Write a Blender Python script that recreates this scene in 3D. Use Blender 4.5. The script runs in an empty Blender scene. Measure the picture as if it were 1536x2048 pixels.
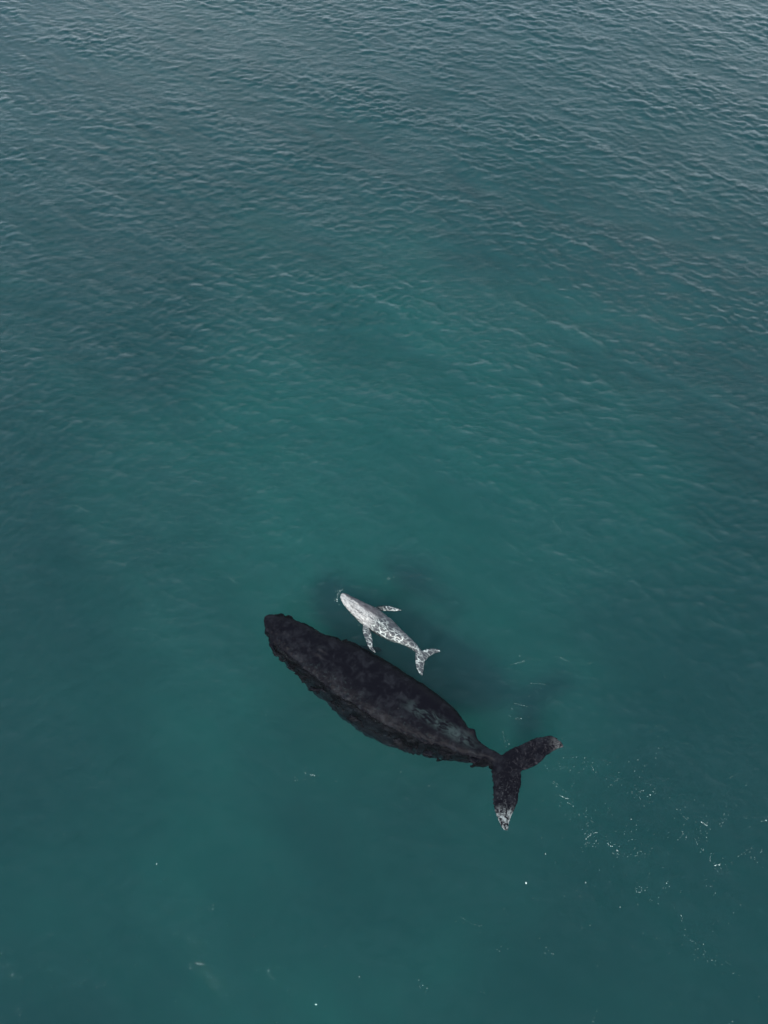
import bpy, math
import numpy as np
from mathutils import Vector, Matrix, noise

S = bpy.context.scene
col = S.collection
rad = math.radians

# ---------------------------------------------------------------- camera
cam_d = bpy.data.cameras.new('camera')
cam = bpy.data.objects.new('camera', cam_d)
col.objects.link(cam)
cam.location = (0, 0, 35.5)
cam.rotation_euler = (rad(32), 0, 0)
cam_d.sensor_fit = 'VERTICAL'
cam_d.angle = rad(60)
cam_d.clip_end = 20000
S.camera = cam

# ---------------------------------------------------------------- world, sun, exposure
SUN_EL, SUN_AZ = 42.0, 203.0           # azimuth clockwise from +Y: behind and left of the camera
w = bpy.data.worlds.new('World')
S.world = w
w.use_nodes = True
nt = w.node_tree
bg = nt.nodes['Background']
sky = nt.nodes.new('ShaderNodeTexSky')
sky.sky_type = 'NISHITA'
sky.sun_disc = False
sky.sun_elevation = rad(SUN_EL)
sky.sun_rotation = rad(SUN_AZ)
sky.air_density = 1.0
sky.dust_density = 3.0
# thin broken cloud: the sky's own colour with a grey cloud deck mixed over it
tc = nt.nodes.new('ShaderNodeTexCoord')
nz = nt.nodes.new('ShaderNodeTexNoise')
nz.inputs['Scale'].default_value = 4.0
nz.inputs['Detail'].default_value = 5
mr = nt.nodes.new('ShaderNodeMapRange')
mr.inputs['From Min'].default_value = 0.38
mr.inputs['From Max'].default_value = 0.62
mr.inputs['To Min'].default_value = 0.35
mr.inputs['To Max'].default_value = 1.0
mx = nt.nodes.new('ShaderNodeMix')
mx.data_type = 'RGBA'
mx.inputs[7].default_value = (6.1, 6.6, 7.2, 1)
nt.links.new(tc.outputs['Generated'], nz.inputs['Vector'])
nt.links.new(nz.outputs['Fac'], mr.inputs['Value'])
nt.links.new(mr.outputs['Result'], mx.inputs[0])
nt.links.new(sky.outputs['Color'], mx.inputs[6])
# the cloud deck is thin and bright low down, greyer overhead
sp = nt.nodes.new('ShaderNodeSeparateXYZ')
el = nt.nodes.new('ShaderNodeMapRange')
el.inputs['From Min'].default_value = 0.0
el.inputs['From Max'].default_value = 0.85
el.inputs['To Min'].default_value = 2.9
el.inputs['To Max'].default_value = 0.6
vm = nt.nodes.new('ShaderNodeVectorMath'); vm.operation = 'SCALE'
nt.links.new(tc.outputs['Generated'], sp.inputs[0])
nt.links.new(sp.outputs[2], el.inputs['Value'])
nt.links.new(mx.outputs[2], vm.inputs[0])
bk = nt.nodes.new('ShaderNodeMapRange')          # added: unseen sky brightened ahead and dimmed behind, for crests and shadow
bk.inputs['From Min'].default_value = -0.8
bk.inputs['From Max'].default_value = 0.8
bk.inputs['To Min'].default_value = 0.2
bk.inputs['To Max'].default_value = 1.35
ml = nt.nodes.new('ShaderNodeMath'); ml.operation = 'MULTIPLY'
nt.links.new(sp.outputs[1], bk.inputs['Value'])
nt.links.new(el.outputs['Result'], ml.inputs[0])
nt.links.new(bk.outputs['Result'], ml.inputs[1])
nt.links.new(ml.outputs[0], vm.inputs[3])
nt.links.new(vm.outputs[0], bg.inputs['Color'])
bg.inputs['Strength'].default_value = 0.09

sd = bpy.data.lights.new('sun', 'SUN')
sd.energy = 4.9
sd.angle = rad(10)
sd.color = (1.0, 0.96, 0.9)
sun = bpy.data.objects.new('sun', sd)
col.objects.link(sun)
a, e = rad(SUN_AZ), rad(SUN_EL)
to_sun = Vector((math.sin(a) * math.cos(e), math.cos(a) * math.cos(e), math.sin(e)))
sun.rotation_euler = to_sun.to_track_quat('Z', 'Y').to_euler()
sun.location = to_sun * 200

S.view_settings.view_transform = 'Standard'
S.view_settings.look = 'None'
S.view_settings.gamma = 1
S.view_settings.exposure = 0.12
S.render.engine = 'CYCLES'
S.cycles.max_bounces = 8
S.cycles.diffuse_bounces = 2
S.cycles.glossy_bounces = 2
S.cycles.volume_bounces = 2
S.cycles.transparent_max_bounces = 16
S.cycles.use_denoising = True
try:
    S.cycles.denoiser = 'OPENIMAGEDENOISE'
except Exception:
    pass

rng = np.random.default_rng(11)

def tag(o, label=None, cat=None, kind=None, group=None):
    if label: o['label'] = label
    if cat: o['category'] = cat
    if kind: o['kind'] = kind
    if group: o['group'] = group
    return o

class NT:
    """short hand for building a node tree"""
    def __init__(s, name):
        s.m = bpy.data.materials.new(name); s.m.use_nodes = True
        s.t = s.m.node_tree; s.t.nodes.clear()
    def n(s, kind, **kw):
        x = s.t.nodes.new('ShaderNode' + kind)
        for k, v in kw.items():
            if k.startswith('_'): setattr(x, k[1:], v)
            else:
                key = int(k[1:]) if k[0] == 'i' and k[1:].isdigit() else k.replace('__', ' ')
                if hasattr(v, 'is_output'): s.t.links.new(v, x.inputs[key])
                else: x.inputs[key].default_value = v
        return x
    def math(s, op, a, b=None, clamp=False):
        x = s.t.nodes.new('ShaderNodeMath'); x.operation = op; x.use_clamp = clamp
        for i, v in enumerate((a, b)):
            if v is None: continue
            if hasattr(v, 'is_output'): s.t.links.new(v, x.inputs[i])
            else: x.inputs[i].default_value = v
        return x.outputs[0]
    def rng(s, v, a, b, c=0.0, d=1.0, smooth=True):
        x = s.t.nodes.new('ShaderNodeMapRange')
        if smooth: x.interpolation_type = 'SMOOTHSTEP'
        s.t.links.new(v, x.inputs['Value'])
        for k, q in zip(('From Min', 'From Max', 'To Min', 'To Max'), (a, b, c, d)): x.inputs[k].default_value = q
        return x.outputs['Result']
    def mix(s, f, a, b):
        x = s.t.nodes.new('ShaderNodeMix'); x.data_type = 'RGBA'
        for i, v in ((0, f), (6, a), (7, b)):
            if hasattr(v, 'is_output'): s.t.links.new(v, x.inputs[i])
            elif i == 0: x.inputs[0].default_value = v
            else: x.inputs[i].default_value = (*v, 1)
        return x.outputs[2]
    def out(s, surf=None, vol=None):
        o = s.t.nodes.new('ShaderNodeOutputMaterial')
        if surf is not None: s.t.links.new(surf, o.inputs['Surface'])
        if vol is not None: s.t.links.new(vol, o.inputs['Volume'])
        return s.m

# ---------------------------------------------------------------- sea: wave field by FFT, real displaced surface
DX = 0.09
N = 1024
L = DX * N
def wave_tile():
    kx = 2 * np.pi * np.fft.fftfreq(N, DX)
    KX, KY = np.meshgrid(kx, kx, indexing='ij')
    K = np.hypot(KX, KY); K[0, 0] = 1
    th = np.arctan2(KY, KX)
    def system(lam, ang, s, kmin_pow=4.0):
        kp = 2 * np.pi / lam
        sp = K ** -kmin_pow * np.exp(-1.2 * (kp / K) ** 2)
        d = np.abs(np.cos((th - rad(ang)) / 2)) ** (2 * s)
        return sp * d
    sp = 1.0 * system(1.35, 62, 7, 3.3) + 0.8 * system(1.0, 108, 5, 3.3) + 0.4 * system(3.0, 52, 22, 3.9) + 0.15 * system(7.0, 58, 16, 4.2)
    sp *= np.exp(-(K / (2 * np.pi / 0.19)) ** 4)
    sp[0, 0] = 0
    ph = rng.normal(size=(N, N)) + 1j * rng.normal(size=(N, N))
    H = np.sqrt(sp) * ph
    # short ripples ride on the crests of the longer waves: modulate them by the long-wave height
    lw = np.exp(-(K / (2 * np.pi / 1.3)) ** 4)
    hl = np.fft.ifft2(H * lw).real; hs = np.fft.ifft2(H * (1 - lw)).real
    H = np.fft.fft2(hl + hs * np.clip(1 + 0.28 * hl / hl.std(), 0.4, 3.2))
    h = np.fft.ifft2(H).real
    sx = np.fft.ifft2(1j * KX * H).real
    sy = np.fft.ifft2(1j * KY * H).real
    f = SLOPE / math.sqrt((sx ** 2 + sy ** 2).mean())
    dx = np.fft.ifft2(1j * KX / K * H).real * f
    dy = np.fft.ifft2(1j * KY / K * H).real * f
    return h * f, dx, dy
SLOPE = 0.165
CHOP = 1.0

def build_sea():
    h, dx, dy = wave_tile()
    def axis(lo, hi):
        core = np.arange(round(lo / DX), round(hi / DX) + 1)
        out, d, p = [], DX, 0.0
        while p < 2600:
            d *= 1.13; p += d; out.append(p)
        out = np.array(out)
        xs = np.concatenate([(core[0] * DX - out)[::-1], core * DX, core[-1] * DX + out])
        idx = np.concatenate([np.full(len(out), core[0]), core, np.full(len(out), core[-1])])
        amp = np.concatenate([np.linspace(0, 1, len(out)) ** 3, np.ones(len(core)), np.linspace(1, 0, len(out)) ** 3])
        return xs, np.round(xs / DX).astype(int), amp
    xs, ix, ax = axis(-38, 38)
    ys, iy, ay = axis(-14, 80)
    nx, ny = len(xs), len(ys)
    A = np.minimum(ax[:, None], ay[None, :])
    I, J = np.ix_(ix % N, iy % N)
    # gusts: the chop is stronger in some patches than in others
    gx = np.linspace(0, 1, N, endpoint=False)
    G = 1 + 0.24 * np.sin(2 * np.pi * (2 * gx[:, None] + 1.3 * np.sin(2 * np.pi * gx[None, :]))) * np.cos(2 * np.pi * (2 * gx[None, :] + 0.4 * np.sin(4 * np.pi * gx[:, None])))
    G = G[I, J]
    # calmer, slick water round the whales, livelier farther out
    s = np.clip((ys - 2) / 34, 0, 1); s = s * s * (3 - 2 * s)
    G = G * (0.54 + 0.60 * s)[None, :] * (1 + 0.12 * np.clip(xs / 25, -1, 1))[:, None]
    Z = h[I, J] * A * G
    X = xs[:, None] - CHOP * dx[I, J] * A * G * -1 * -1
    Y = ys[None, :] - CHOP * dy[I, J] * A * G * -1 * -1
    top = np.stack([X, Y, Z], -1).reshape(-1, 3)
    # closed body of water: skirt and bottom
    per = np.concatenate([np.arange(nx) * ny, (nx - 1) * ny + np.arange(1, ny), np.arange(nx - 2, -1, -1) * ny + ny - 1, np.arange(ny - 2, 0, -1)])
    base = top[per].copy(); base[:, 2] = -SEA_DEPTH - 1.0
    verts = np.concatenate([top, base]).astype(np.float32)
    a = (np.arange(nx - 1)[:, None] * ny + np.arange(ny - 1)[None, :]).ravel()
    quads = np.stack([a, a + ny, a + ny + 1, a + 1], 1)
    n0 = len(top); m = len(per); r = np.arange(m); q = (r + 1) % m
    skirt = np.stack([per[r], n0 + r, n0 + q, per[q]], 1)
    loops = np.concatenate([quads.ravel(), skirt.ravel(), n0 + r[::-1]]).astype(np.int32)
    starts = np.concatenate([np.arange(len(quads) + m) * 4, [4 * (len(quads) + m)]]).astype(np.int32)
    tot = np.concatenate([np.full(len(quads) + m, 4), [m]]).astype(np.int32)
    me = bpy.data.meshes.new('sea')
    me.vertices.add(len(verts)); me.vertices.foreach_set('co', verts.ravel())
    me.loops.add(len(loops)); me.loops.foreach_set('vertex_index', loops)
    me.polygons.add(len(starts)); me.polygons.foreach_set('loop_start', starts)
    try: me.polygons.foreach_set('loop_total', tot)
    except Exception: pass
    sm = np.ones(len(starts), bool); sm[-(m + 1):] = False
    me.polygons.foreach_set('use_smooth', sm)
    me.update(calc_edges=True)
    o = bpy.data.objects.new('sea', me); col.objects.link(o)
    tag(o, kind='structure')
    return o, (h, G)

SEA_DEPTH = 4.6
def water_material():
    t = NT('sea_water')
    tc = t.n('TexCoord').outputs['Object']
    mp = t.n('Mapping', Vector=tc, Scale=(0.7, 1.5, 1.0), Rotation=(0, 0, 0.2)).outputs[0]
    n1 = t.n('TexNoise', Vector=mp, Scale=3.6, Detail=5.0, Roughness=0.68, Distortion=0.5)
    n2 = t.n('TexNoise', Vector=tc, Scale=0.16, Detail=2.0)
    st = t.rng(n2.outputs['Fac'], 0.35, 0.65, 0.25, 1.0)
    b = t.n('Bump', Height=n1.outputs['Fac'], Distance=0.035, Strength=st)
    fr = t.n('Fresnel', IOR=1.333, Normal=b.outputs[0])
    gl = t.n('BsdfGlossy', Color=(1, 1, 1, 1), Roughness=0.035, Normal=b.outputs[0])
    tr = t.n('BsdfTransparent')
    mx = t.n('MixShader', Fac=fr.outputs[0], i1=tr.outputs[0], i2=gl.outputs[0])
    sc = t.n('VolumeScatter', Color=WATER_S, Density=1.0, Anisotropy=0.2)
    ab = t.n('VolumeAbsorption', Color=tuple(1 - a for a in WATER_A) + (1,), Density=1.0)
    ad = t.n('AddShader', i0=sc.outputs[0], i1=ab.outputs[0])
    return t.out(mx.outputs[0], ad.outputs[0])
WATER_S = (0.056, 0.074, 0.097, 1)        # scattering per metre
WATER_A = (0.30, 0.086, 0.078)            # absorption per metre

sea, _w = build_sea()
sea.data.materials.append(water_material())

def build_seabed():
    n = 120
    g = np.sinh(np.linspace(-5, 5, n)) / math.sinh(5) * 2500
    X, Y = np.meshgrid(g, g + 20, indexing='ij')
    Z = -SEA_DEPTH + 0.35 * np.sin(X * 0.13) * np.cos(Y * 0.11 + 0.5)
    v = np.stack([X, Y, Z], -1).reshape(-1, 3)
    f = [(i * n + j, (i + 1) * n + j, (i + 1) * n + j + 1, i * n + j + 1) for i in range(n - 1) for j in range(n - 1)]
    me = bpy.data.meshes.new('seabed'); me.from_pydata(v.tolist(), [], f); me.update()
    for p in me.polygons: p.use_smooth = True
    o = bpy.data.objects.new('seabed', me); col.objects.link(o); tag(o, kind='structure')
    t = NT('sand_bed')
    tc = t.n('TexCoord').outputs['Object']
    nz = t.n('TexNoise', Vector=tc, Scale=0.08, Detail=4.0, Roughness=0.5)
    # one broad paler patch, darker bed round it
    dd = t.n('VectorMath', _operation='DISTANCE', i0=t.n('VectorMath', _operation='MULTIPLY', i0=tc, i1=(1, 0.75, 0)).outputs[0], i1=(0.0, 19.0, 0)).outputs['Value']
    k = t.math('ADD', t.rng(dd, 3.0, 26.0, 1, 0), t.math('MULTIPLY', t.math('SUBTRACT', nz.outputs['Fac'], 0.5), 1.8))
    c = t.mix(t.rng(k, 0.1, 1.0), (0.18, 0.20, 0.19), (0.40, 0.42, 0.38))
    d = t.n('BsdfDiffuse', Color=c)
    me.materials.append(t.out(d.outputs[0]))
build_seabed()

# ---------------------------------------------------------------- whales
def catmull(P, k):
    P = np.asarray(P, float); n = len(P); out = []
    for i in range(n - 1):
        p0, p1, p2, p3 = P[max(i - 1, 0)], P[i], P[i + 1], P[min(i + 2, n - 1)]
        for j in range(k):
            t = j / k
            out.append(0.5 * (2 * p1 + (p2 - p0) * t + (2 * p0 - 5 * p1 + 4 * p2 - p3) * t * t + (3 * p1 - p0 - 3 * p2 + p3) * t ** 3))
    out.append(P[-1])
    return np.array(out)

def loft(rows, k=5, seg=40, n=2.0):
    """rows: (ax, ay, bx, by, z_centre, half_height): closed tube between edge lines a and b"""
    R = catmull(rows, k)
    th = np.linspace(0, 2 * np.pi, seg, endpoint=False)
    c, s = np.cos(th), np.sin(th)
    cu = np.sign(c) * np.abs(c) ** (2 / n); sv = np.sign(s) * np.abs(s) ** (2 / n)
    V = []
    for r in R:
        A, B = r[:2], r[2:4]
        m, u = (A + B) / 2, (A - B) / 2
        V.append(np.stack([m[0] + u[0] * cu, m[1] + u[1] * cu, r[4] + max(r[5], 0.004) * sv], 1))
    V = np.concatenate(V); m = len(R)
    F = [(i * seg + j, i * seg + (j + 1) % seg, (i + 1) * seg + (j + 1) % seg, (i + 1) * seg + j) for i in range(m - 1) for j in range(seg)]
    F.append(tuple(range(seg))[::-1]); F.append(tuple((m - 1) * seg + j for j in range(seg)))
    return V, F

def whale(name, parts, origin, heading, voxel, smooth, disp):
    V, F, o0 = [], [], 0
    for v, f in parts:
        V.append(v); F += [tuple(i + o0 for i in q) for q in f]; o0 += len(v)
    V = np.concatenate(V)
    me = bpy.data.meshes.new(name + '_raw'); me.from_pydata(V.tolist(), [], F); me.update()
    import bmesh
    bm = bmesh.new(); bm.from_mesh(me); bmesh.ops.recalc_face_normals(bm, faces=bm.faces); bm.to_mesh(me); bm.free()
    raw = bpy.data.objects.new(name + '_raw', me); col.objects.link(raw)
    md = raw.modifiers.new('r', 'REMESH'); md.mode = 'VOXEL'; md.voxel_size = voxel
    sm = raw.modifiers.new('s', 'SMOOTH'); sm.factor = 0.5; sm.iterations = smooth
    dg = bpy.context.evaluated_depsgraph_get(); dg.update()
    out = bpy.data.meshes.new_from_object(raw.evaluated_get(dg))
    bpy.data.objects.remove(raw); bpy.data.meshes.remove(me)
    nv = len(out.vertices)
    co = np.empty(nv * 3); out.vertices.foreach_get('co', co); co = co.reshape(-1, 3)
    no = np.empty(nv * 3); out.vertices.foreach_get('normal', no); no = no.reshape(-1, 3)
    M = Matrix.Translation(origin) @ Matrix.Rotation(heading, 4, 'Z')
    Mi = np.array(M.inverted())
    lc = co @ Mi[:3, :3].T + Mi[:3, 3]; ln = no @ Mi[:3, :3].T
    lc = disp(lc, ln)
    out.vertices.foreach_set('co', lc.astype(np.float32).ravel())
    for p in out.polygons: p.use_smooth = True
    out.update()
    out.name = name
    o = bpy.data.objects.new(name, out); o.matrix_world = M; col.objects.link(o)
    return o

# edge lines of bodies and fins, metres on the sea surface: (x, y) of one edge, (x, y) of the other
MB = [(-5.254, 16.765, -5.247, 16.357), (-5.11, 16.91, -5.107, 15.93), (-4.761, 16.959, -4.859, 15.461), (-4.138, 16.862, -4.441, 14.998), (-3.42, 16.572, -3.936, 14.405), (-2.682, 16.166, -3.376, 13.799), (-1.694, 15.859, -2.678, 13.204), (-0.647, 15.414, -1.927, 12.533), (0.364, 14.769, -1.15, 11.937), (1.314, 14.112, -0.224, 11.414), (2.101, 13.511, 0.71, 11.043), (2.791, 12.899, 1.576, 10.818), (3.339, 12.17, 2.418, 10.634), (3.715, 11.497, 3.157, 10.493), (4.136, 11.043, 3.798, 10.452), (4.523, 10.777, 4.255, 10.372), (4.795, 10.614, 4.562, 10.151), (5.063, 10.432, 4.87, 9.991), (5.285, 10.191, 5.143, 9.912)]
MR = [(4.672, 10.594, 5.015, 9.793), (5.053, 10.838, 5.422, 9.912), (5.557, 11.063, 5.877, 10.091), (5.978, 11.249, 6.301, 10.352), (6.354, 11.352, 6.61, 10.634), (6.727, 11.414, 6.87, 10.818), (7.002, 11.311, 7.081, 10.899), (7.222, 11.084, 7.267, 10.94)]
ML = [(4.466, 10.513, 5.239, 10.111), (4.347, 10.231, 5.464, 9.932), (4.308, 9.635, 5.436, 9.596), (4.273, 9.088, 5.31, 9.011), (4.301, 8.627, 5.178, 8.588), (4.354, 8.247, 4.976, 8.247), (4.45, 7.946, 4.837, 7.946), (4.589, 7.723, 4.76, 7.685)]
MFL = [(-2.865, 13.688, -2.163, 13.489), (-2.273, 12.986, -1.626, 12.943), (-1.613, 12.383, -0.993, 12.404), (-0.882, 11.811, -0.267, 11.874), (-0.081, 11.352, 0.448, 11.414), (0.77, 11.002, 1.156, 11.043), (1.414, 10.797, 1.554, 10.736)]
MFR = [(-2.577, 15.067, -3.674, 15.531), (-2.159, 15.461, -3.043, 15.93), (-1.738, 15.883, -2.448, 16.357), (-1.266, 16.262, -1.846, 16.741), (-0.767, 16.548, -1.236, 17.032), (-0.33, 16.838, -0.664, 17.227), (-0.044, 17.032, -0.221, 17.227)]
CB = [(-1.896, 17.843, -1.948, 17.694), (-1.808, 17.893, -1.9, 17.546), (-1.651, 17.855, -1.795, 17.374), (-1.47, 17.744, -1.635, 17.153), (-1.145, 17.595, -1.387, 16.874), (-0.731, 17.374, -1.096, 16.572), (-0.332, 17.178, -0.809, 16.357), (-0.009, 16.922, -0.501, 16.095), (0.395, 16.572, -0.13, 15.859), (0.698, 16.214, 0.26, 15.671), (0.978, 15.918, 0.648, 15.531), (1.213, 15.671, 0.928, 15.414), (1.424, 15.414, 1.205, 15.229), (1.529, 15.252, 1.353, 15.09), (1.633, 15.113, 1.479, 14.952), (1.779, 14.906, 1.669, 14.791)]
CR = [(1.463, 15.182, 1.648, 14.814), (1.634, 15.136, 1.751, 14.654), (1.829, 15.205, 1.927, 14.837), (2.109, 15.229, 2.145, 14.975), (2.303, 15.217, 2.275, 15.021), (2.408, 15.136, 2.395, 15.067)]
CL = [(1.397, 15.113, 1.672, 14.952), (1.341, 14.998, 1.751, 14.677), (1.334, 14.609, 1.726, 14.518), (1.381, 14.314, 1.688, 14.269), (1.463, 14.134, 1.653, 14.112), (1.587, 14, 1.639, 13.989)]
CFL = [(-0.898, 16.524, -0.568, 16.285), (-0.918, 16.309, -0.655, 16.214), (-0.924, 15.977, -0.565, 15.977), (-0.801, 15.624, -0.498, 15.624), (-0.677, 15.298, -0.496, 15.344), (-0.516, 15.113, -0.43, 15.182), (-0.343, 15.009, -0.344, 15.067)]
CFR = [(-0.443, 17.251, -0.287, 17.032), (-0.089, 17.312, -0.044, 17.056), (0.232, 17.276, 0.243, 17.032), (0.508, 17.178, 0.485, 17.02), (0.663, 17.105, 0.64, 17.02), (0.772, 17.044, 0.772, 17.02)]
FOAM = [(6.91, 9.03, 7.21, 8.91, 3), (7.19, 8.8, 7.28, 8.7, 2), (7.39, 8.63, 7.39, 8.63, 2), (6.7, 9.58, 6.91, 9.44, 1), (7.03, 10.17, 7.03, 10.17, 2), (7.16, 10.11, 7.16, 10.11, 1), (7.43, 10.01, 7.43, 10.01, 2), (8.07, 10.51, 8.07, 10.51, 2), (7.87, 10.37, 8.0, 10.31, 1), (8.28, 10.25, 8.4, 10.01, 1), (8.37, 10.07, 8.37, 10.07, 2), (6.52, 10.11, 6.52, 10.11, 1), (7.86, 8.47, 7.95, 8.27, 1), (7.59, 8.3, 7.59, 8.3, 1), (7.84, 7.98, 7.9, 7.85, 2), (8.05, 8.08, 8.07, 7.95, 1), (8.01, 7.63, 8.22, 7.61, 2), (7.99, 7.59, 7.71, 7.35, 2), (7.8, 7.3, 7.69, 7.08, 1), (7.57, 7.02, 7.57, 7.02, 1), (8.14, 7.32, 8.14, 7.32, 2), (7.74, 7.59, 7.74, 7.59, 1), (8.54, 7.24, 8.74, 7.08, 2), (8.9, 6.97, 8.9, 6.97, 3), (8.73, 6.84, 8.73, 6.84, 1), (8.99, 9.44, 8.99, 9.44, 2), (9.12, 9.56, 9.36, 9.71, 1), (10.07, 9.83, 10.07, 9.83, 1), (9.78, 9.17, 9.78, 9.17, 2), (9.94, 9.3, 9.94, 9.3, 1), (10.03, 9.17, 10.3, 9.24, 2), (10.49, 9.05, 10.49, 9.05, 4), (10.57, 9.22, 10.71, 9.09, 2), (10.09, 8.89, 10.09, 8.89, 1), (8.66, 8.32, 8.82, 8.49, 1), (9.6, 8.12, 9.6, 8.12, 4), (9.57, 7.67, 9.57, 7.67, 2), (9.37, 7.32, 9.37, 7.32, 1), (6.16, 6.86, 6.16, 6.86, 4), (9.57, 6.77, 9.69, 6.93, 2), (9.69, 6.93, 9.85, 6.95, 1), (9.94, 6.9, 9.93, 6.72, 1), (11.41, 8.49, 11.41, 8.49, 2), (11.62, 8.25, 11.78, 8.12, 2), (12.28, 8.02, 12.5, 7.87, 3), (11.52, 7.68, 11.5, 7.54, 3), (12.4, 7.45, 12.4, 7.45, 2), (12.18, 7.68, 12.18, 7.68, 1), (12.41, 7.68, 12.41, 7.68, 1), (11.96, 7.26, 11.96, 7.26, 1), (12.17, 7.04, 12.17, 7.04, 1), (13.23, 8.29, 13.25, 8.21, 2), (13.15, 8.1, 13.15, 8.1, 1), (13.04, 7.87, 13.04, 7.87, 1), (14.81, 8.08, 14.81, 8.08, 3), (12.43, 6.88, 12.37, 6.61, 2), (12.45, 6.41, 12.76, 6.47, 4), (12.93, 6.45, 12.93, 6.45, 2), (13.21, 6.54, 13.21, 6.54, 1), (13.63, 6.83, 13.63, 6.83, 1), (14.07, 6.64, 14.07, 6.64, 2), (14.4, 6.93, 14.4, 6.93, 2), (13.9, 6.9, 13.9, 6.9, 1), (7.54, 5.81, 7.54, 5.81, 5), (8.71, 4.98, 8.71, 4.98, 4), (9.41, 5.69, 9.42, 5.48, 2), (9.51, 5.72, 9.62, 5.62, 2), (9.6, 5.58, 9.6, 5.58, 2), (9.87, 5.27, 9.89, 5.15, 1), (10.59, 5.81, 10.59, 5.81, 2), (12.07, 5.93, 12.07, 5.93, 1), (12.23, 5.71, 12.23, 5.71, 1), (10.95, 4.59, 10.95, 4.59, 1), (10.98, 4.21, 10.98, 4.21, 1), (11.1, 3.88, 11.28, 3.77, 1), (11.31, 3.58, 11.31, 3.58, 1), (11.59, 3.52, 11.56, 3.38, 1), (11.77, 3.23, 11.77, 3.23, 3), (11.28, 3.31, 11.28, 3.31, 1), (12.23, 3.2, 12.42, 3.07, 1), (12.44, 2.81, 12.44, 2.81, 2), (12.12, 1.31, 12.12, 1.31, 2), (7.31, 1.44, 7.31, 1.44, 1), (13.2, 2.08, 13.2, 2.08, 1), (5.31, 5.79, 5.31, 5.79, 5), (-2.95, 9.85, -2.75, 9.81, 3), (-3.11, 9.91, -3.11, 9.91, 1), (-8.59, 6.48, -8.59, 6.48, 4), (-6.34, 4.92, -6.34, 4.92, 3), (-6.72, 3.13, -6.72, 3.13, 2), (-6.94, 3.07, -6.94, 3.07, 2), (-3.96, 2.66, -3.96, 2.66, 2), (-13.47, 3.07, -13.47, 3.07, 2), (-12.03, 4.08, -12.03, 4.08, 1), (-12.69, 1.51, -12.69, 1.51, 1), (-9.89, 2.52, -9.89, 2.52, 1), (-14.48, 27.31, -14.48, 27.31, 1), (-0.89, 2.69, -0.89, 2.69, 2), (2.79, 4.66, 3.06, 4.49, 1), (3.45, 4.36, 3.45, 4.36, 2), (6.03, 3.47, 6.03, 3.47, 2), (5.8, 3.46, 5.8, 3.46, 1), (4.25, 3.68, 4.25, 3.68, 1), (1.54, 2.33, 1.54, 2.33, 2), (3.44, 2.2, 3.44, 2.2, 2), (1.27, 2.39, 1.27, 2.39, 1), (0.14, 18.62, 0.27, 18.62, 2), (-1.92, 18.04, -2.07, 17.84, 3), (-2.07, 17.84, -2.09, 17.5, 3), (-1.79, 18.14, -1.95, 18.02, 2), (4.84, 11.56, 4.91, 11.14, 1), (5.07, 11.08, 5.07, 11.08, 2), (5.4, 12.21, 5.52, 12.17, 1), (5.64, 12.15, 5.64, 12.15, 2), (7.54, 14.84, 7.94, 14.61, 1), (6.15, 13.69, 6.82, 13.6, 1), (8.73, 14.61, 8.73, 14.61, 1), (-3.53, 9.63, -3.53, 9.63, 1), (-4.91, 12.3, -4.91, 12.3, 1), (-1.45, 16.93, -1.23, 16.72, 2), (-1.23, 16.69, -1.05, 16.57, 2), (-0.92, 16.45, -0.81, 16.31, 1), (-7.08, 18.88, -6.7, 18.42, 1), (-14.66, 22.57, -14.01, 22.24, 1), (7.91, 21.74, 8.24, 21.14, 1), (5.37, 14.49, 6.02, 14.68, 1), (5.35, 12.83, 5.86, 12.68, 1)]

def rows(P, z, h):
    return [(*p, zz, hh) for p, zz, hh in zip(P, z, h)]

def axis_of(P):
    a = Vector(((P[0][0] + P[0][2]) / 2, (P[0][1] + P[0][3]) / 2, 0)); b = Vector(((P[-1][0] + P[-1][2]) / 2, (P[-1][1] + P[-1][3]) / 2, 0))
    return (a + b) / 2, math.atan2(b.y - a.y, b.x - a.x)

def fbm(v, s, o=0.0, oct=3):
    a = 0.0; g = 1.0
    for k in range(oct):
        a += g * noise.noise(Vector((v[0] * s + o, v[1] * s - o, v[2] * s + 2 * o))); s *= 2.1; g *= 0.5
    return a

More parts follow.
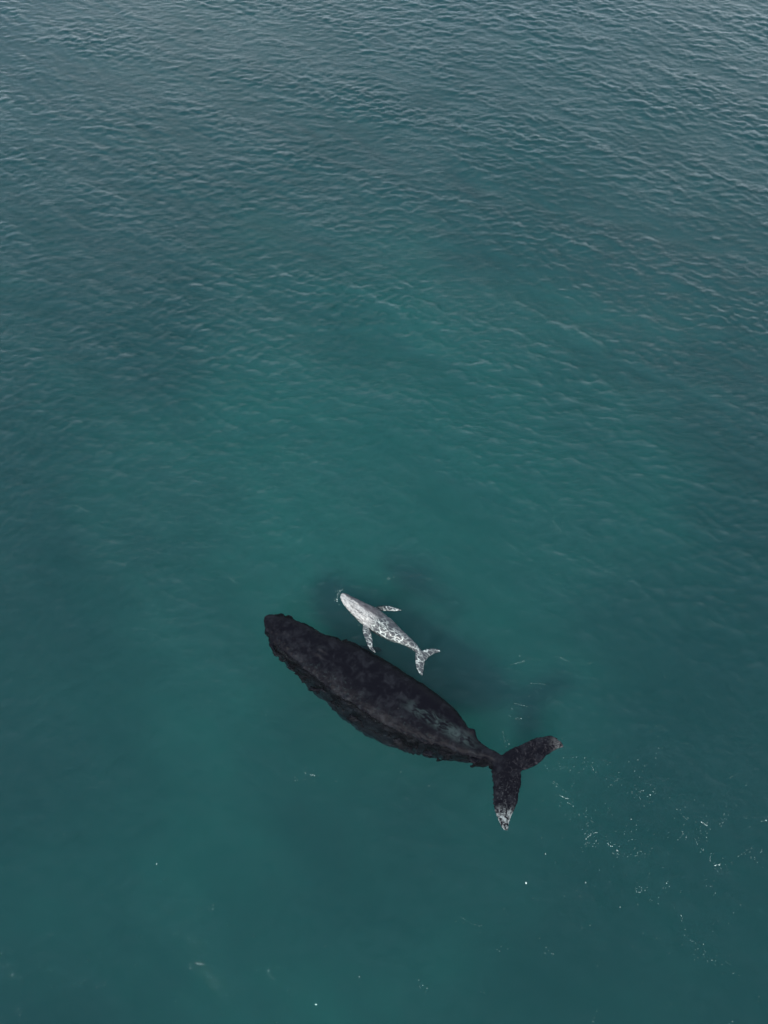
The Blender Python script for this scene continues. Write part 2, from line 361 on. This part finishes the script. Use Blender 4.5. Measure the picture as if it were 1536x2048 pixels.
def mother_disp(c, n):
    r = np.random.default_rng(5)
    c = c.copy()
    # small knobs (tubercles) in rows over the head
    kn = [(-5.8 + 0.26 * i + r.normal() * .05, s * (0.16 + 0.075 * i) + r.normal() * .05) for i in range(10) for s in (-1, 1, 0)]
    kn = np.array(kn)
    for i in range(len(c)):
        p = c[i]
        d = 0.025 * fbm(p, 1.2, 3.1) + 0.008 * fbm(p, 6.0, 7.7, 2)
        side = 1 - abs(n[i][2])
        if abs(p[0]) < 6.2:                      # ragged flanks: outline broken by refraction, put into the shape
            k = fbm((p[0] * 1.0, p[1] * 3.4, p[2] * .25), 2.4, 1.3, 4)
            d += (1.15 if p[1] < 0 else (1.0 if p[0] < -2.6 else 0.4)) * (1 - 0.6 * max(0, min(1, (-p[0] - 5.4) / .7))) * side * (0.2 * k - 0.02) * (0.35 + 0.9 * max(0, noise.noise(Vector((p[0] * .6, 3.0 * (p[1] > 0), 9)))+.4))
        else:                                    # nicked trailing edges of the flukes
            d += side * 0.10 * fbm(p, 3.6, 5.1, 3)
        c[i] = p + n[i] * d
    head = c[:, 0] < -3.0
    for x, y in kn:
        q = np.exp(-((c[:, 0] - x) ** 2 + (c[:, 1] - y) ** 2) / 0.0045) * head * (n[:, 2] > 0.2)
        c[:, 2] += 0.05 * q
    # two raised blowholes behind the head, and the small dorsal fin
    for y in (-0.12, 0.12):
        q = np.exp(-(((c[:, 0] + 3.2) / .28) ** 2 + ((c[:, 1] - y) / .09) ** 2)) * (n[:, 2] > 0.2); c[:, 2] += 0.09 * q
    q = np.exp(-(((c[:, 0] - 3.95) / .22) ** 2 + ((c[:, 1] - .36) / .10) ** 2)) * (n[:, 2] > 0.0)
    c[:, 2] += 0.16 * q; c[:, 0] += 0.08 * q; c[:, 1] += 0.14 * q
    return c

MZ = [.04, .08, .13, .17, .20, .23, .26, .28, .28, .27, .25, .23, .20, .18, .15, .13, .12, .10, .07]
MH = [.14, .34, .55, .75, .95, 1.15, 1.35, 1.5, 1.5, 1.4, 1.25, 1.1, .9, .72, .54, .36, .22, .14, .08]
MB = [(a, b, c + (a - c) * .05 * k, d + (b - d) * .05 * k) for (a, b, c, d), k in zip(MB, [0, 0, .3, .6] + [1.7] * 10 + [.7] * 5)]
mother_rows = rows(MB, [z - h for z, h in zip(MZ, MH)], MH)
def refracted_edge_slivers(P, n, lo, hi, side, seed):
    # added slivers beside the flank: ripple-refracted edge put into the shape
    r = np.random.default_rng(seed); out = []
    E = catmull(np.array([p[2:4] if side < 0 else p[0:2] for p in P]), 8)
    C = catmull(np.array([[(p[0] + p[2]) / 2, (p[1] + p[3]) / 2] for p in P]), 8)
    for _ in range(n):
        i = int(r.uniform(lo, hi) * (len(E) - 3)) + 1
        t = E[i + 1] - E[i - 1]; t /= np.linalg.norm(t); o = E[i] - C[i]; o /= np.linalg.norm(o)
        c = E[i] + o * (r.uniform(0.0, 0.26) if side < 0 else r.uniform(-0.06, 0.04))
        a = r.normal() * 0.22 + (0.25 if side < 0 else -0.25)
        d = t * math.cos(a) - o * abs(math.sin(a)) * (1 if r.uniform() < .7 else -1); q = np.array([-d[1], d[0]])
        L, W = r.uniform(.12, .38), r.uniform(.03, .065); z = r.uniform(-.25, .02) if side < 0 else r.uniform(-.1, .04); b = r.normal() * .05
        rr = []
        for s, wf in ((-1, .25), (-.5, .8), (0, 1), (.5, .7), (1, .2)):
            m = c + d * L * s + q * b * (1 - s * s)
            rr.append((*(m + q * W * wf), *(m - q * W * wf), z, W * wf * .8 + .015))
        out.append(loft(rr, 3, 10, 2.0))
    return out
parts = refracted_edge_slivers(MB, 90, .1, .9, -1, 3) + [loft(mother_rows, 6, 56, 3.2),
         loft(rows(MR, [.04] * 8, [.09, .09, .08, .075, .065, .055, .045, .03]), 6, 28, 1.7),
         loft(rows(ML, [.04] * 8, [.09, .09, .08, .075, .065, .055, .045, .03]), 6, 28, 1.7),
         loft(rows(MFL, [-.95, -.9, -.8, -.7, -.65, -.6, -.55], [.2, .16, .13, .12, .10, .08, .05]), 6, 24, 1.8),
         loft(rows(MFR, [-1.3, -1.9, -2.6, -3.2, -3.7, -4.2, -4.5], [.2, .18, .15, .13, .11, .09, .05]), 6, 24, 1.8)]
mother = whale('humpback_whale', parts, *axis_of(MB), 0.042, 2, mother_disp)
tag(mother, 'large black humpback whale lying just under the sea surface, tail flukes to the right', 'whale')

def calf_disp(c, n):
    c = c.copy()
    for i in range(len(c)):
        p = c[i]
        c[i] = p + n[i] * (0.008 * fbm(p, 6, 2.2) + (1 - abs(n[i][2])) * 0.012 * fbm(p, 14, 4.1, 2))
    # raised ridge from snout to the blowholes, with its bump
    q = np.exp(-((c[:, 1] - .1) / .035) ** 2) * (c[:, 0] < -1.4) * (n[:, 2] > .2); c[:, 2] += .02 * q
    q = np.exp(-(((c[:, 0] + 1.42) / .09) ** 2 + ((c[:, 1] - .1) / .05) ** 2)) * (n[:, 2] > .2); c[:, 2] += .035 * q
    q = np.exp(-(((c[:, 0] - .95) / .09) ** 2 + ((c[:, 1] - .02) / .03) ** 2)) * (n[:, 2] > .2); c[:, 2] += .06 * q
    return c
CZ = [.10, .15, .19, .23, .27, .30, .31, .30, .28, .25, .21, .18, .15, .12, .11, .08]
CH = [.05, .12, .18, .24, .32, .38, .40, .39, .36, .31, .26, .22, .17, .12, .08, .05]
parts = [loft(rows(CB, [z - h for z, h in zip(CZ, CH)], CH), 6, 40, 2.2),
         loft(rows(CR, [.06] * 6, [.035, .034, .03, .026, .022, .016]), 6, 20, 1.7),
         loft(rows(CL, [.06] * 6, [.035, .034, .03, .026, .022, .016]), 6, 20, 1.7),
         loft(rows(CFL, [-.02, .03, .06, .06, .06, .06, .05], [.05, .05, .045, .04, .035, .03, .02]), 6, 20, 1.8),
         loft(rows(CFR, [-.07, -.04, -.01, .02, .05, .05], [.05, .045, .04, .035, .03, .02]), 6, 20, 1.8)]
calf = whale('humpback_calf', parts, *axis_of(CB), 0.018, 2, calf_disp)
tag(calf, 'small pale grey humpback calf with white flippers swimming beside the large black whale', 'whale calf')

def mother_skin():
    t = NT('mother_skin')
    tc = t.n('TexCoord').outputs['Object']
    sx = t.n('SeparateXYZ', Vector=tc)
    X, Y = sx.outputs[0], sx.outputs[1]
    n1 = t.n('TexNoise', Vector=tc, Scale=2.4, Detail=5.0, Roughness=0.6, Distortion=0.5).outputs['Fac']
    n2 = t.n('TexNoise', Vector=tc, Scale=7.0, Detail=5.0, Roughness=0.7, Distortion=1.2).outputs['Fac']
    c = t.mix(t.rng(n1, 0.45, 0.72), (0.0035, 0.004, 0.0075), (0.013, 0.015, 0.021))  # soft lighter blotches: veil of water put into the skin colour
    # pale teal streak towards the tail: water veil put into the skin colour
    veil_band = t.math('MULTIPLY', t.rng(t.math('ABSOLUTE', t.math('ADD', Y, 0.02)), 0.05, 0.42, 1, 0), t.rng(X, 0.6, 2.0))
    veil_band = t.math('MULTIPLY', veil_band, t.rng(X, 3.6, 4.9, 1, 0))
    veil_band = t.math('MULTIPLY', veil_band, t.rng(t.n('TexNoise', Vector=t.n('Mapping', Vector=tc, Scale=(1, 2.2, 1)).outputs[0], Scale=2.6, Detail=5.0, Roughness=0.6, Distortion=0.8).outputs['Fac'], 0.38, 0.62))
    c = t.mix(t.math('MULTIPLY', veil_band, 0.55), c, (0.05, 0.08, 0.085))
    # teal mottles over the flank: water veil and caustics painted as colour
    flank_veil = t.math('MULTIPLY', t.rng(Y, -0.1, -0.9), t.rng(n2, 0.52, 0.72))
    c = t.mix(t.math('MULTIPLY', flank_veil, 0.5), c, (0.03, 0.05, 0.055))
    # white worn tips of the flukes, specks of barnacles
    ax = t.n('VectorMath', _operation='DISTANCE', i0=tc, i1=MTIP1).outputs['Value']
    bx = t.n('VectorMath', _operation='DISTANCE', i0=tc, i1=MTIP2).outputs['Value']
    n3 = t.n('TexNoise', Vector=tc, Scale=4.5, Detail=4.0, Roughness=0.7, Distortion=1.5).outputs['Fac']
    m1 = t.math('MULTIPLY', t.rng(ax, 0.1, 0.6, 1, 0), t.rng(n3, 0.40, 0.56))
    m2 = t.math('MULTIPLY', t.rng(bx, 0.3, 0.85, 1, 0), t.rng(n3, 0.42, 0.60))
    c = t.mix(t.math('MULTIPLY', m1, 0.6), c, (0.13, 0.14, 0.15))
    c = t.mix(t.math('MULTIPLY', m2, 0.9), c, (0.27, 0.32, 0.34))
    vo = t.n('TexVoronoi', Vector=tc, Scale=3.0, Randomness=1.0)
    sp = t.rng(vo.outputs['Distance'], 0.03, 0.075, 1, 0)
    sp = t.math('MULTIPLY', sp, t.rng(t.n('SeparateColor', Color=vo.outputs['Color']).outputs[0], 0.75, 0.8))
    c = t.mix(t.math('MULTIPLY', sp, 0.5), c, (0.10, 0.11, 0.12))
    fk = t.math('MULTIPLY', t.rng(X, 5.4, 6.2), t.rng(n2, 0.5, 0.68))
    c = t.mix(t.math('MULTIPLY', fk, 0.55), c, (0.05, 0.05, 0.06))
    b = t.n('Bump', Height=n2, Distance=0.01, Strength=0.3)
    p = t.n('BsdfPrincipled', Base__Color=c, Roughness=0.55, IOR=1.16, Normal=b.outputs[0])
    return t.out(p.outputs[0])

def local(o, x, y, z=0.04):
    return tuple(o.matrix_world.inverted() @ Vector((x, y, z)))
MTIP1 = local(mother, 7.14, 11.04)
MTIP2 = local(mother, 4.72, 7.91)
mother.data.materials.clear(); mother.data.materials.append(mother_skin())

def calf_skin():
    t = NT('calf_skin')
    tc = t.n('TexCoord').outputs['Object']
    sx = t.n('SeparateXYZ', Vector=tc)
    X, Y = sx.outputs[0], sx.outputs[1]
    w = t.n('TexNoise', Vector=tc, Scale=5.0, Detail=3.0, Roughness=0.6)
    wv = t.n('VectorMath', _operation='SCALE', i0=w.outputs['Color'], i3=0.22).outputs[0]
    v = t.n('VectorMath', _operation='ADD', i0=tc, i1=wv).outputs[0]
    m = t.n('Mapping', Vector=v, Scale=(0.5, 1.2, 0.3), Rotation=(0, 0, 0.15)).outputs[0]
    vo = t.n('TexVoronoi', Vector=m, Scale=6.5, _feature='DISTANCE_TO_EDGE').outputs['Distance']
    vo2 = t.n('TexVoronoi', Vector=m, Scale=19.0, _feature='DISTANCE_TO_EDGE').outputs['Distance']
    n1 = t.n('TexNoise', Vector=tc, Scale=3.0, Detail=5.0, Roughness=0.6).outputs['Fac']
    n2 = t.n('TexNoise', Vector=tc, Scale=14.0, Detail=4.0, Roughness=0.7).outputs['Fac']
    caustic_net = t.math('MAXIMUM', t.rng(vo, 0.01, 0.12, 1, 0), t.math('MULTIPLY', t.rng(vo2, 0.01, 0.12, 1, 0), 0.2))  # net of caustic light lines painted into the skin colour
    caustic_net = t.math('MULTIPLY', caustic_net, t.rng(n1, 0.38, 0.6, 0.25, 1.0))
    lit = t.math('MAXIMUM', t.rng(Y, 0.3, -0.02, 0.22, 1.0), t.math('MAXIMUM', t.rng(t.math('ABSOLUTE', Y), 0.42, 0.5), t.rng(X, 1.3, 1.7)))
    caustic_net = t.math('MULTIPLY', caustic_net, lit)
    # pale sleek head and shoulders, greyer on the right side
    yy = t.math('ADD', Y, t.math('MULTIPLY', t.math('SUBTRACT', n1, 0.5), 0.35))
    pale = t.mix(t.rng(n2, 0.35, 0.7), (0.29, 0.31, 0.33), (0.52, 0.54, 0.55))
    grey = t.mix(t.rng(n1, 0.4, 0.6), (0.045, 0.045, 0.055), (0.12, 0.12, 0.135))
    front = t.mix(t.rng(yy, 0.0, 0.16), pale, grey)
    crease = t.n('TexNoise', Vector=t.n('Mapping', Vector=tc, Scale=(1.2, 7.0, 2.0)).outputs[0], Scale=2.6, Detail=4.0, Roughness=0.7, Distortion=0.8).outputs['Fac']
    front = t.mix(t.math('MULTIPLY', t.rng(crease, 0.50, 0.60), 0.8), front, (0.04, 0.04, 0.05))
    rear = t.mix(caustic_net, (0.04, 0.048, 0.06), (0.52, 0.60, 0.61))
    f = t.rng(t.math('ADD', X, t.math('MULTIPLY', t.math('SUBTRACT', n1, 0.5), 0.9)), -0.75, -0.05)
    far = t.rng(t.math('ABSOLUTE', t.math('SUBTRACT', Y, 0.0)), 0.42, 0.55)
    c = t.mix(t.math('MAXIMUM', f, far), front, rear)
    b = t.n('Bump', Height=caustic_net, Distance=0.01, Strength=0.3)
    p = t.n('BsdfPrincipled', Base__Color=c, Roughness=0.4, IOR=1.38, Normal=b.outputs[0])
    return t.out(p.outputs[0])
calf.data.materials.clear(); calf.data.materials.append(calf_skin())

# ---------------------------------------------------------------- foam flecks floating in the whale's wake
def sea_h(x, y):
    h, G = _w
    return float((h * 1.0)[int(round(x / DX)) % N, int(round(y / DX)) % N])

def build_foam():
    r = np.random.default_rng(23)
    V, F = [], []
    def fleck(x, y, s):
        z = sea_h(x, y) + 0.012
        k = 7; o = len(V); ph = r.uniform(0, 6.28); el = r.uniform(0.35, 1.0); ro = r.uniform(0, 3.14)
        V.append((x, y, z + 0.35 * s))
        for j in range(k):
            a = ph + j * 2 * math.pi / k; q = s * r.uniform(0.6, 1.25)
            u, v = q * math.cos(a), q * el * math.sin(a)
            V.append((x + u * math.cos(ro) - v * math.sin(ro), y + u * math.sin(ro) + v * math.cos(ro), z - 0.015))
        for j in range(k): F.append((o, o + 1 + j, o + 1 + (j + 1) % k))
        F.append(tuple(o + 1 + j for j in range(k))[::-1])
    size = {1: .012, 2: .019, 3: .026, 4: .036, 5: .048}
    for x0, y0, x1, y1, w in FOAM:
        d = math.hypot(x1 - x0, y1 - y0)
        n = max(1, int(d / 0.05))
        for i in range(n):
            t = (i + .5) / n if n > 1 else 0
            fleck(x0 + (x1 - x0) * t + r.normal() * .012, y0 + (y1 - y0) * t + r.normal() * .012, size[w] * r.uniform(.6, 1.1) * (0.8 if n > 1 else 1))
        for i in range(3 if w < 3 else 7):
            if d == 0 and w >= 4: break
            t = r.uniform()
            fleck(x0 + (x1 - x0) * t + r.normal() * .14, y0 + (y1 - y0) * t + r.normal() * .14, r.uniform(.006, .013))
    for cx, cy, sx, sy, n in ((10, 8.5, 3.0, 2.4, 170), (8, 6, 3.5, 2.5, 60), (0, 4, 9, 3, 30)):
        for i in range(n):
            fleck(cx + r.normal() * sx, cy + r.normal() * sy, r.uniform(.004, .012))
    me = bpy.data.meshes.new('sea_foam'); me.from_pydata(V, [], F); me.update()
    o = bpy.data.objects.new('sea_foam', me); col.objects.link(o)
    tag(o, 'tiny white flecks and strings of foam floating on the green sea', 'foam', 'stuff')
    t = NT('foam')
    n = t.n('TexNoise', Vector=t.n('TexCoord').outputs['Object'], Scale=30.0)
    c = t.mix(n.outputs['Fac'], (0.42, 0.62, 0.62), (0.78, 0.90, 0.88))
    me.materials.append(t.out(t.n('BsdfDiffuse', Color=c).outputs[0]))
build_foam()
